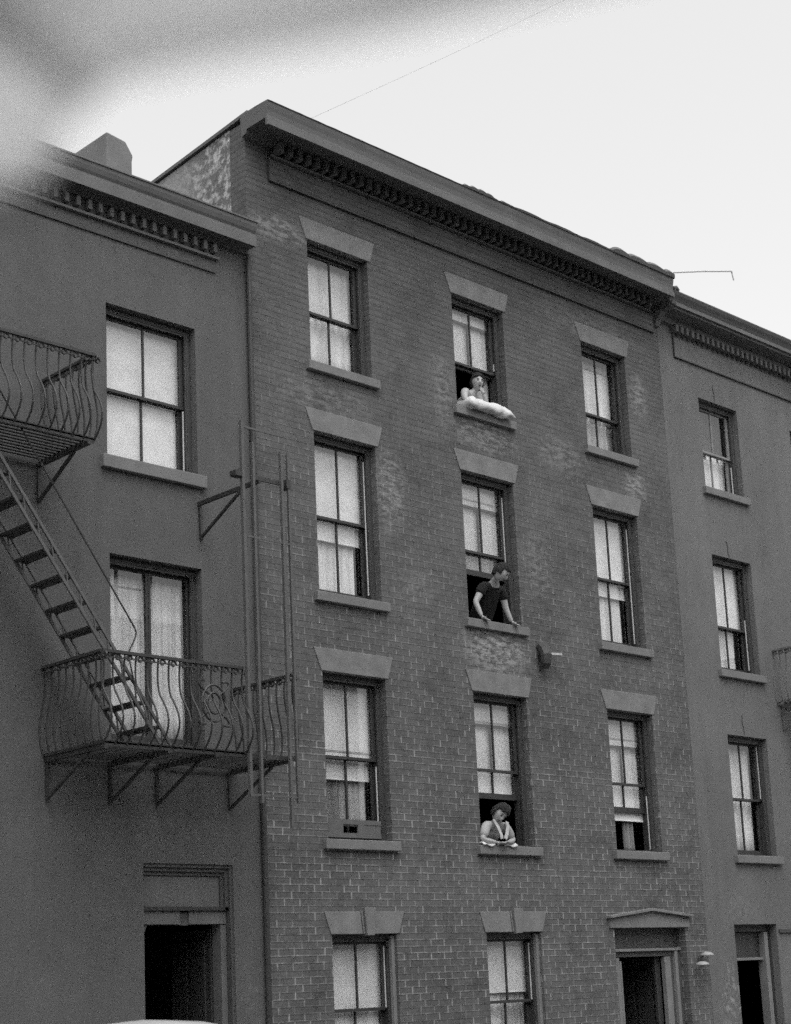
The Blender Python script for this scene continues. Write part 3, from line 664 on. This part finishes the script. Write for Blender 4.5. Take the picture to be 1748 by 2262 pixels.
# drop ladder frame at the right end
bm = BM()
for x, za, zb, r_ in ((-1.995, 3.66, 7.66, .014), (-1.85, 3.60, 7.45, .012), (-1.46, 3.36, 7.42, .012), (-1.365, 3.62, 7.42, .010)): bar(bm, (x, -1.08, za), (x, -1.08, zb), r_*2.4, r_*3, (0, 1, 0))
for z_ in (7.60, 6.40, 3.68): bar(bm, (-2.0, -1.085, z_), (-1.36, -1.085, z_), .012, .022)
obj('drop_ladder', bm, M['iron_pale'], fe)
bm = BM()
bar(bm, (-1.742, 0, 7.05), (-1.742, -1.06, 7.05), .035, .045); bar(bm, (-1.742, -.02, 7.03), (-1.73, -.02, 6.64), .03, .028, (0, 1, 0)); bar(bm, (-1.735, -.02, 6.66), (-1.742, -.74, 7.02), .028, .026)
bar(bm, (-1.82, -1.05, 7.07), (-1.36, -1.05, 7.07), .025, .04); box(bm, -1.40, -1.34, -1.10, -1.0, 7.02, 7.12)
box(bm, -2.10, -1.99, -1.1, -1.0, 7.04, 7.10)
obj('ladder_guide', bm, M['iron'], fe)

fe2 = thing('fire_escape', 'end of an iron fire escape balcony cut off by the right edge of the picture', 'fire escape', (0, 0, 0))
escape_balcony(fe2, 9.49, 13.0, 5.80, .9, .84, scroll=(), braks=(9.6, 11.3, 12.9), iron='iron_faint')

# ================================================================== people (one skin-grown body each, clothes and hair on top)
def grow(verts, edges, sub=2):
    me = bpy.data.meshes.new('t'); me.from_pydata([v[0] for v in verts], edges, []); o = bpy.data.objects.new('t', me); C.objects.link(o)
    o.modifiers.new('s', 'SKIN')
    for i, v in enumerate(verts):
        r_ = v[1]; sv = me.skin_vertices[0].data[i]; sv.radius = (r_, r_) if isinstance(r_, (int, float)) else r_
        sv.use_root = (i == 0)
    ss = o.modifiers.new('u', 'SUBSURF'); ss.levels = sub; ss.render_levels = sub
    bpy.context.view_layer.update()
    ev = o.evaluated_get(bpy.context.evaluated_depsgraph_get()); m2 = bpy.data.meshes.new_from_object(ev)
    bm = bmesh.new(); bm.from_mesh(m2)
    bpy.data.objects.remove(o); bpy.data.meshes.remove(me); bpy.data.meshes.remove(m2)
    return bm
def merge(dst, src):
    m2 = bpy.data.meshes.new('t'); src.to_mesh(m2); src.free(); dst.from_mesh(m2); bpy.data.meshes.remove(m2)
def chain(pts):
    return [(Vector(p), r_) for p, r_ in pts], [(i, i+1) for i in range(len(pts)-1)]
FACE = []
def head_bm(center, face, upv, s=1.0):
    """skull, jaw, nose, ears, brows; face = looking direction"""
    bm = bmesh.new(); bmesh.ops.create_icosphere(bm, subdivisions=4, radius=1)
    for v in bm.verts:
        x, y, z = v.co                                     # y = forward (face), z = up, x = side
        sx = .077; sy = .098; sz = .118
        if z < 0: sx *= 1-.28*min(1, -z)**1.4; sy *= 1-.10*(-z)
        p = Vector((x*sx, y*sy, z*sz))
        if y > .3 and -.55 < z < .1: p.y += .003
        if z < -.5 and y > .3: p.y += .008*(-z)            # chin
        nz = math.exp(-((x/.13)**2))*math.exp(-(((z+.18)/.20)**2)) if y > 0 else 0
        p.y += .026*nz                                      # nose
        for ex in (-.38, .38): p.y -= .011*math.exp(-(((x-ex)/.17)**2+((z-.06)/.12)**2)) if y > 0 else 0
        p.y -= .005*math.exp(-((x/.3)**2+((z+.52)/.06)**2)) if y > 0 else 0
        for ex in (-1, 1): p.x += ex*.013*math.exp(-(((x-ex)/.25)**2+((z+.05)/.22)**2+((y+.05)/.18)**2))
        v.co = p*s
    face = Vector(face).normalized(); upv = Vector(upv); side = face.cross(upv).normalized(); upv = side.cross(face).normalized()
    Mx = Matrix(((side.x, face.x, upv.x, center[0]), (side.y, face.y, upv.y, center[1]), (side.z, face.z, upv.z, center[2]), (0, 0, 0, 1)))
    bm.transform(Mx)
    fe_ = bmesh.new()
    for ex in (-1, 1):
        e_ = bmesh.new(); bmesh.ops.create_icosphere(e_, subdivisions=2, radius=1); e_.transform(Mx @ Matrix.Translation(Vector((ex*.030, .083, .010))*s) @ Matrix.Diagonal((.014*s, .008*s, .007*s, 1))); merge(fe_, e_)
        e_ = bmesh.new(); bmesh.ops.create_icosphere(e_, subdivisions=2, radius=1); e_.transform(Mx @ Matrix.Translation(Vector((ex*.031, .088, .030))*s) @ Matrix.Diagonal((.020*s, .008*s, .0045*s, 1))); merge(fe_, e_)
    e_ = bmesh.new(); bmesh.ops.create_icosphere(e_, subdivisions=2, radius=1); e_.transform(Mx @ Matrix.Translation(Vector((0, .086, -.058))*s) @ Matrix.Diagonal((.022*s, .008*s, .006*s, 1))); merge(fe_, e_)
    FACE.append(fe_)
    return bm, Mx
def hand(bm, wrist, palm, tipdir, side, curl=(0, 0, -1), s=1.0):
    """palm + five separate fingers"""
    wrist, palm = Vector(wrist), Vector(palm); t = Vector(tipdir).normalized(); sd_ = Vector(side).normalized(); cu = Vector(curl)
    v, e = chain([(wrist, .026*s), (wrist.lerp(palm, .5), (.030*s, .022*s)), (palm, (.040*s, .017*s))]); merge(bm, grow(v, e))
    for k, (o_, ln) in enumerate(((-.030, .068), (-.010, .078), (.011, .074), (.031, .058))):
        a = palm + sd_*o_*s; ln *= s
        v, e = chain([(a, .009*s), (a+t*ln*.45+cu*.008, .0088*s), (a+t*ln*.8+cu*.02, .008*s), (a+t*ln+cu*.032, .0072*s)]); merge(bm, grow(v, e, 1))
    a = wrist.lerp(palm, .55) - sd_*.025*s
    v, e = chain([(a, .012*s), (a-sd_*.03*s+t*.03*s, .0105*s), (a-sd_*.036*s+t*.062*s+cu*.01, .009*s)]); merge(bm, grow(v, e, 1))
def person(label, group, build):
    FACE.clear()
    body = bmesh.new(); extra = []
    build(body, extra)
    me = bpy.data.meshes.new('person'); body.to_mesh(me); body.free()
    o = link('person', me, M['skin'])
    rm = o.modifiers.new('r', 'REMESH'); rm.mode = 'VOXEL'; rm.voxel_size = .0055; rm.use_smooth_shade = True
    tag(o, label, 'person', group)
    extra.append(('facial_features', FACE[0], 'hair', None))
    for nm, bm, mat, vox in extra:
        e = obj(nm, bm, M[mat], o, smooth=True)
        if vox:
            rm = e.modifiers.new('r', 'REMESH'); rm.mode = 'VOXEL'; rm.voxel_size = vox; rm.use_smooth_shade = True
    return o
def hair_bm(Mx, s=1.0, bun=None, low=-.1, vol=1.1, seed=0):
    bm = bmesh.new(); bmesh.ops.create_icosphere(bm, subdivisions=4, radius=1)
    dele = []
    for v in bm.verts:
        x, y, z = v.co
        if (y > .25 and z < .52 - .25*abs(x)) or (y > -.25 and z < low-.05) or z < -.75: dele.append(v); continue
        k = vol + .06*noise.noise(Vector((x*3+seed, y*3, z*3))) + .03*math.sin(9*x+5*z)
        v.co = Vector((x*.080*k, y*.100*k-.004, z*.121*k))*s
    bmesh.ops.delete(bm, geom=dele, context='VERTS')
    bmesh.ops.solidify(bm, geom=bm.faces, thickness=.010)
    bm.transform(Mx); return bm
GP = 'people leaning out of the brick house windows'

def b3(body, extra):                                      # both arms braced on the sill, looking down the street
    v, e = chain([((3.03, .34, 6.28), (.17, .12)), ((3.03, .20, 6.48), (.16, .115)), ((3.01, .06, 6.70), (.17, .115)), ((3.0, -.03, 6.77), (.12, .09)), ((2.975, -.09, 6.82), .052), ((2.95, -.14, 6.87), .05)]); merge(body, grow(v, e))
    for sh, el, wr, hd in (((2.83, -.02, 6.76), (2.70, .02, 6.53), (2.735, -.045, 6.33), (2.765, -.065, 6.305)), ((3.17, -.02, 6.74), (3.235, -.02, 6.50), (3.305, -.05, 6.325), (3.335, -.068, 6.305))):
        v, e = chain([((3.0, .0, 6.75), .06), (sh, .058), ((Vector(sh)+Vector(el))/2, .050), (el, .042), ((Vector(el)+Vector(wr))/2, .036), (wr, .026)]); merge(body, grow(v, e))
        hand(body, wr, hd, (.45, -.75, -.15), (.85, .4, 0), (0, -.1, -.75))
    hb, Mx = head_bm((2.935, -.25, 6.905), (.45, -.52, -.72), (.35, -.45, 1)); merge(body, hb)
    extra.append(('hair', hair_bm(Mx, vol=1.15, low=-.25), 'hair', None))
    sh_ = bmesh.new()
    v, e = chain([((3.03, .34, 6.25), (.19, .15)), ((3.03, .20, 6.48), (.185, .14)), ((3.01, .05, 6.70), (.19, .13)), ((3.0, -.02, 6.765), (.135, .10)), ((2.985, -.07, 6.815), .072)]); merge(sh_, grow(v, e))
    for sh, el in (((2.83, -.02, 6.76), (2.752, 0, 6.63)), ((3.17, -.02, 6.74), (3.213, -.02, 6.60))):
        v, e = chain([((3.0, .0, 6.75), .07), (sh, .075), (el, .068)]); merge(sh_, grow(v, e))
    extra.append(('dark_shirt', sh_, 'shirt_dark', .008))
person('person in short-sleeved dark shirt bracing both bare arms on a window sill', GP, b3)

def b2(body, extra):                                      # forearms folded on the sill, head turned down
    v, e = chain([((2.84, .50, 3.30), (.17, .12)), ((2.83, .26, 3.48), (.16, .11)), ((2.82, .05, 3.62), (.165, .11)), ((2.82, -.02, 3.67), (.11, .08)), ((2.80, -.06, 3.71), .047), ((2.785, -.09, 3.75), .045)]); merge(body, grow(v, e))
    for sh, el, wr, hd, t in (((2.65, .0, 3.66), (2.53, -.03, 3.47), (2.74, -.075, 3.432), (2.80, -.08, 3.430), 1), ((2.99, -.01, 3.65), (3.09, -.04, 3.47), (2.93, -.105, 3.44), (2.87, -.115, 3.438), -1)):
        v, e = chain([((2.82, .0, 3.65), .055), (sh, .055), ((Vector(sh)+Vector(el))/2, .045), (el, .040), ((Vector(el)+Vector(wr))/2, .034), (wr, .025)]); merge(body, grow(v, e))
        hand(body, wr, hd, (t, -.3, -.05), (0.2, 1, 0), (0, -.1, -.4))
    hb, Mx = head_bm((2.785, -.12, 3.795), (-.30, -.62, -.66), (.50, -.3, 1)); merge(body, hb)
    extra.append(('hair', hair_bm(Mx, vol=1.26, low=-.5, seed=3), 'hair', None))
    sh_ = bmesh.new()
    v, e = chain([((2.84, .52, 3.28), (.19, .14)), ((2.83, .26, 3.48), (.18, .13)), ((2.82, .06, 3.60), (.185, .125)), ((2.82, .02, 3.64), (.13, .08))]); merge(sh_, grow(v, e))
    for sh, el in (((2.65, .0, 3.66), (2.545, -.03, 3.49)), ((2.99, -.01, 3.65), (3.08, -.035, 3.485))):
        v, e = chain([((2.82, .02, 3.63), .06), (sh, .072), (el, .058)]); merge(sh_, grow(v, e))
    extra.append(('blouse', sh_, 'blouse', .008))
    lp_ = bmesh.new()
    for pts in ([(2.70, -.085, 3.72), (2.735, -.12, 3.62), (2.765, -.14, 3.52), (2.77, -.14, 3.47)], [(2.94, -.085, 3.70), (2.91, -.12, 3.62), (2.86, -.145, 3.53), (2.83, -.145, 3.47)]):
        for a_, b_ in zip(pts, pts[1:]): bar(lp_, a_, b_, .052, .012, (0, -1, .35))
    extra.append(('collar', lp_, 'blouse_pale', .006))
person('person in pale open-necked blouse leaning on folded forearms, lowest of the three', GP, b2)

def b4(body, extra):                                      # resting on the pillow, chin on hand
    v, e = chain([((2.95, .50, 9.16), (.15, .11)), ((2.93, .28, 9.28), (.14, .10)), ((2.90, .12, 9.36), (.14, .10)), ((2.91, .06, 9.42), (.10, .07)), ((2.925, .03, 9.46), .043), ((2.935, .01, 9.50), .042)]); merge(body, grow(v, e))
    v, e = chain([((2.88, .10, 9.38), .06), ((2.76, .05, 9.43), .062), ((2.69, .0, 9.34), .052), ((2.66, -.04, 9.25), .043), ((2.76, -.06, 9.235), .038), ((2.86, -.075, 9.245), .028)]); merge(body, grow(v, e))
    hand(body, (2.86, -.075, 9.245), (2.91, -.08, 9.25), (1, -.2, .0), (0.1, 1, 0), (0, 0, -.3))
    v, e = chain([((2.95, .10, 9.38), .055), ((3.06, .06, 9.36), .05), ((3.08, -.03, 9.26), .04), ((3.03, -.06, 9.33), .033), ((2.985, -.075, 9.40), .025)]); merge(body, grow(v, e))
    hand(body, (2.985, -.075, 9.40), (2.965, -.085, 9.43), (-.25, .1, 1), (.9, .2, .2), (-.1, .3, 0), .95)
    hb, Mx = head_bm((2.935, -.02, 9.565), (-.35, -.90, -.12), (.1, 0, 1), .98); merge(body, hb)
    extra.append(('hair', hair_bm(Mx, s=.98, vol=1.17, low=-.5, seed=8), 'hair', None))
    sh_ = bmesh.new(); v, e = chain([((2.95, .52, 9.14), (.17, .13)), ((2.93, .28, 9.27), (.16, .12)), ((2.90, .15, 9.33), (.155, .11)), ((2.905, .10, 9.37), (.11, .08))]); merge(sh_, grow(v, e))
    extra.append(('dress', sh_, 'blouse', .008))
person('bare-armed person resting chin on hand above the white pillow in the middle top window', GP, b4)

# pillow drooping over the sill
bm = bmesh.new(); bmesh.ops.create_grid(bm, x_segments=36, y_segments=16, size=1)
top = list(bm.verts)
for v in bm.verts:
    u, t = v.co.x, v.co.y
    v.co = Vector((u, t, .5*max(0, 1-abs(u)**9)**.5*max(0, 1-abs(t)**3)**.55*(1+.12*math.sin(u*5))))
g2 = bmesh.ops.duplicate(bm, geom=bm.verts[:]+bm.edges[:]+bm.faces[:])
for v in g2['geom']:
    if isinstance(v, bmesh.types.BMVert): v.co.z *= -.8
bmesh.ops.remove_doubles(bm, verts=bm.verts, dist=.002)
for v in bm.verts:
    u, t, h = v.co
    x = 3.06+u*.43; y = -.03+t*.16
    z = 9.215 + h*.17 - .03*max(0, u)**2 - (.10*max(0, u-.80)**1.1) + .030*noise.noise(Vector((u*3.5, t*2.5, h*2))) + .010*math.sin(u*17+t*6) + .008*noise.noise(Vector((u*11, t*8, 3)))
    y -= .05*max(0, u-.5)
    if t < -.3: z -= .055*(-t-.3)
    v.co = Vector((x, y, z))
p = obj('pillow', bm, M['pillow'], None, smooth=True); tag(p, 'plump white pillow laid along the sill of the middle top window', 'pillow')
# folded cloth on the second-floor sill
for x, a, b_, lb in ((2.50, .0, .20, 'folded pale cloth under the left elbow on the second-floor sill'), (2.88, .0, .24, 'folded pale cloth under the right elbow on the second-floor sill')):
    bm = BM(); grid = []
    for i in range(13):
        s = i/12; xx = x+.22*s if a == 0 else x
        grid.append([bm.verts.new((x+b_*s, -.085+.15*j/4, 3.400+.012*math.sin(s*7+j)+(.014 if j not in (0, 4) else 0)-.012*(j == 0))) for j in range(5)])
    for i in range(12):
        for j in range(4): bm.faces.new((grid[i][j], grid[i+1][j], grid[i+1][j+1], grid[i][j+1]))
    o = obj('cloth', bm, M['pillow'], None, smooth=True); sm = o.modifiers.new('s', 'SOLIDIFY'); sm.thickness = .014; sm.offset = 1
    tag(o, lb, 'cloth', 'cloths on the second-floor sill')

# ================================================================== small fixtures on the walls, wires
br = thing('wall_bracket', 'dark round fitting with a short pale arm on the brick wall below the dark-shirted person', 'bracket', (0, 0, 0))
bm = BM(); tube(bm, [(3.92, 0, 5.96), (3.92, -.04, 5.96)], .10, 9); tube(bm, [(3.90, -.02, 6.07), (3.89, -.08, 6.01), (3.87, -.12, 5.93), (3.87, -.11, 5.84), (3.88, -.06, 5.80)], .088, 9, .8); tube(bm, [(3.84, -.02, 6.10), (3.87, -.05, 6.0)], .018, 6); obj('fitting', bm, M['door'], br)
bm = BM(); bar(bm, (3.93, -.09, 5.965), (4.20, -.10, 5.985), .045, .03); obj('arm', bm, M['curtain_grey'], br)
lp = thing('wall_lamp', 'small wall lamp with two pale glass shades beside the doorway of the brick house', 'lamp', (0, 0, 0))
bm = BM(); tube(bm, [(6.93, 0, 1.93), (6.93, -.02, 1.93)], .07, 14); tube(bm, [(6.93, -.02, 1.95), (6.91, -.10, 1.99), (6.90, -.14, 1.97)], .012, 6); tube(bm, [(6.93, -.02, 1.90), (6.85, -.10, 1.85), (6.80, -.13, 1.84)], .012, 6); obj('back_plate', bm, M['trim'], lp)
for cx, cz in ((6.90, 1.985), (6.77, 1.855)):
    bm = BM(); rings = []
    for k in range(8):
        a = k/7*math.pi/2; rr = .095*math.sin(a)+.002; zz_ = cz+.055*math.cos(a)-.02
        rings.append([bm.verts.new((cx+rr*math.cos(q*2*math.pi/16), -.14+rr*math.sin(q*2*math.pi/16), zz_)) for q in range(16)])
    for r1, r2 in zip(rings, rings[1:]):
        for q in range(16): bm.faces.new((r1[q], r1[(q+1) % 16], r2[(q+1) % 16], r2[q]))
    bm.faces.new(rings[0])
    o = obj('lamp_shade', bm, M['lamp_glass'], lp, smooth=True); sm = o.modifiers.new('s', 'SOLIDIFY'); sm.thickness = .006

bm = BM(); tube(bm, [(7.10, .0, 12.05), (7.5, .0, 12.44), (7.70, 0, 12.52), (8.5, .0, 12.77), (9.33, 0, 13.01), (9.35, 0, 12.94), (9.37, 0, 12.86)], .012, 6)
aer = obj('aerial', bm, plain('galvanised_wire', .42, .5, .1, 10)); tag(aer, 'thin bent aerial rod sticking out over the right end of the brick cornice', 'aerial')
bm = BM(); A_ = Vector((-.35, -.3, 12.03)); B_ = Vector((8.9, -.5, 18.97)); tube(bm, [A_.lerp(B_, t/24) - Vector((0, 0, .25*math.sin(math.pi*t/24)*.3)) for t in range(25)], .0019, 5)
wi = obj('overhead_wire', bm, plain('wire', .3, .6, .1, 10)); tag(wi, 'faint thin wire slanting up across the sky from the brick roof', 'wire')

# ================================================================== pale car at the kerb, only its roof shows
car = thing('parked_car', 'pale car at the kerb, only the crown of its roof showing at bottom left', 'car', (-5.42, -4.0, -.13))
def car_obj(name, bm, mat, sm=True, par=car):
    return obj(name, bm, M[mat], par, smooth=sm)
def loft(sections):
    bm = BM(); rings = [[bm.verts.new(p) for p in s] for s in sections]; n_ = len(rings[0])
    for a, b_ in zip(rings, rings[1:]):
        for k in range(n_): bm.faces.new((a[k], a[(k+1) % n_], b_[(k+1) % n_], b_[k]))
    bm.faces.new(rings[0][::-1]); bm.faces.new(rings[-1]); return bm
def sec(x, hw, z0_, z1_, p=3.2, n_=28):
    out_ = []
    for k in range(n_):
        a = 2*math.pi*k/n_; c, s = math.cos(a), math.sin(a)
        out_.append((x, hw*math.copysign(abs(c)**(2/p), c), (z0_+z1_)/2+(z1_-z0_)/2*math.copysign(abs(s)**(2/p), s)))
    return out_
body = loft([sec(-2.35, .55, .42, .72), sec(-2.25, .72, .33, .88), sec(-1.8, .86, .28, 1.0), sec(-1.0, .90, .26, 1.06), sec(0, .91, .26, 1.06), sec(.8, .90, .26, 1.04), sec(1.5, .84, .28, 1.0), sec(2.1, .72, .32, .92), sec(2.32, .5, .42, .78)])
bo = car_obj('body', body, 'car_paint')
cab = []
for x, hw, zt in ((-1.45, .60, 1.10), (-1.25, .66, 1.28), (-1.0, .69, 1.46), (-.75, .70, 1.58), (-.45, .71, 1.635), (0.0, .71, 1.665), (.35, .70, 1.64), (.62, .69, 1.57), (.85, .67, 1.40), (1.05, .64, 1.16)):
    cab.append(sec(x, hw, .95, zt, 2.6))
car_obj('roof', loft(cab), 'car_paint')
bm = BM()
for s_y in (-1, 1):
    for xa, xb in ((-.95, -.1), (-.04, .72)): box(bm, xa, xb, s_y*.715-.01, s_y*.715+.01, 1.12, 1.42)
car_obj('side_window', bm, 'glass', False)
bm = BM(); bar(bm, (.98, 0, 1.24), (.78, 0, 1.50), 1.05, .012, (1, 0, 1)); car_obj('windscreen', bm, 'glass', False)
for x in (-1.45, 1.4):
    for y in (-.78, .78):
        bm = BM(); tube(bm, [(x, y-.09, .33), (x, y-.07, .33), (x, y+.07, .33), (x, y+.09, .33)], .33, 24); t_ = car_obj('wheel', bm, 'rubber')
        bm = BM(); ys = y + (.095 if y > 0 else -.095); tube(bm, [(x, ys-.01, .33), (x, ys+.01, .33)], .19, 20); car_obj('rim', bm, 'chrome', True, t_)
for x in (-2.42, 2.42):
    bm = BM(); tube(bm, [(x*.95, -.85, .5), (x, -.6, .5), (x, .6, .5), (x*.95, .85, .5)], .05, 10); car_obj('bumper', bm, 'chrome')
for y in (-.6, .6):
    bm = BM(); tube(bm, [(2.05, y, .80), (2.22, y, .80)], .10, 16); car_obj('headlight', bm, 'lamp_glass')

# ================================================================== cloth hanging close to the camera, far out of focus
hc = thing('hanging_cloth', 'blurred pale cloth with a darker hem hanging very close to the camera at top left', 'cloth', (0, 0, 0))
TH = Vector((.43, .72, .54))*.012
def slab(name, pts, mat, shift=0.0):
    bm = BM(); sh = Vector((.43, .72, .54))*shift
    A = [bm.verts.new(Vector(p)+sh) for p in pts]; B = [bm.verts.new(Vector(p)+sh+TH) for p in pts]
    n_ = len(pts); bm.faces.new(A); bm.faces.new(B[::-1])
    for i in range(n_): bm.faces.new((A[i], B[i], B[(i+1) % n_], A[(i+1) % n_]))
    bmesh.ops.triangulate(bm, faces=[f for f in bm.faces if len(f.verts) > 4])
    return obj(name, bm, M[mat], hc)
edge = [(-12.1576,-13.8292,2.0364),(-12.1851,-13.787,2.0326),(-12.2078,-13.7554,2.0285),(-12.2416,-13.7139,2.0219),(-12.2641,-13.6901,2.0184),(-12.295,-13.6595,2.012),(-12.3211,-13.6351,2.005),(-12.3278,-13.6259,1.9985),(-12.3308,-13.6191,1.9915),(-12.3348,-13.6097,1.9812),(-12.3331,-13.6055,1.9729),(-12.3363,-13.5993,1.9661),(-12.3598,-13.582,1.9608)]
inner = [(-12.1712,-13.8401,2.0444),(-12.1972,-13.7979,2.0392),(-12.2194,-13.7668,2.0352),(-12.2525,-13.7261,2.029),(-12.2743,-13.7024,2.0252),(-12.3043,-13.672,2.0185),(-12.33,-13.6481,2.0119)]
slab('cloth_panel', inner + edge[7:] + [(-12.46, -13.64, 1.99), (-12.46, -13.70, 2.09), (-12.25, -13.88, 2.13)], 'cloth')
slab('hem', edge[:8] + inner[::-1], 'cloth_dark')
slab('fold', [(-12.3896,-13.6323,2.0319),(-12.3366,-13.6422,2.0004),(-12.3362,-13.6344,1.9888),(-12.3836,-13.6223,2.0136)], 'cloth_dark', -.030)

# ================================================================== the houses across the street, behind the camera (they shade the street and show in the panes)
for (xa, xb, hgt, lab) in ((-34, -20.2, 10.5, 'plain brick house across the street, far left of the row'), (-20, -8.2, 11.6, 'plain brick house across the street straight behind the camera'), (-8, 4.2, 10.4, 'plain brick house across the street facing the brick row house'), (4.4, 20, 11.4, 'plain brick house across the street, far right of the row')):
    op = thing('opposite_house', lab, 'house', (0, 0, 0), 'houses across the street')
    bm = BM(); box(bm, xa, xb, -30, -20.5, 0, hgt); obj('wall', bm, M['party_brick'], op)
    bm = BM(); box(bm, xa, xb, -20.49, -20.1, hgt-.35, hgt+.05); obj('cornice', bm, M['cornice'], op)
    k = 0; x = xa+1.4
    while x < xb-1.6:
        for z in (1.1, 4.1, 7.0):
            bm = BM(); box(bm, x, x+1.05, -20.495, -20.46, z, z+1.8); wn_ = obj('window', bm, M['shade_grey'], op)
            bm = BM(); box(bm, x-.08, x+1.13, -20.495, -20.40, z-.14, z-.01); obj('sill', bm, M['sillstone'], wn_)
        x += 2.9
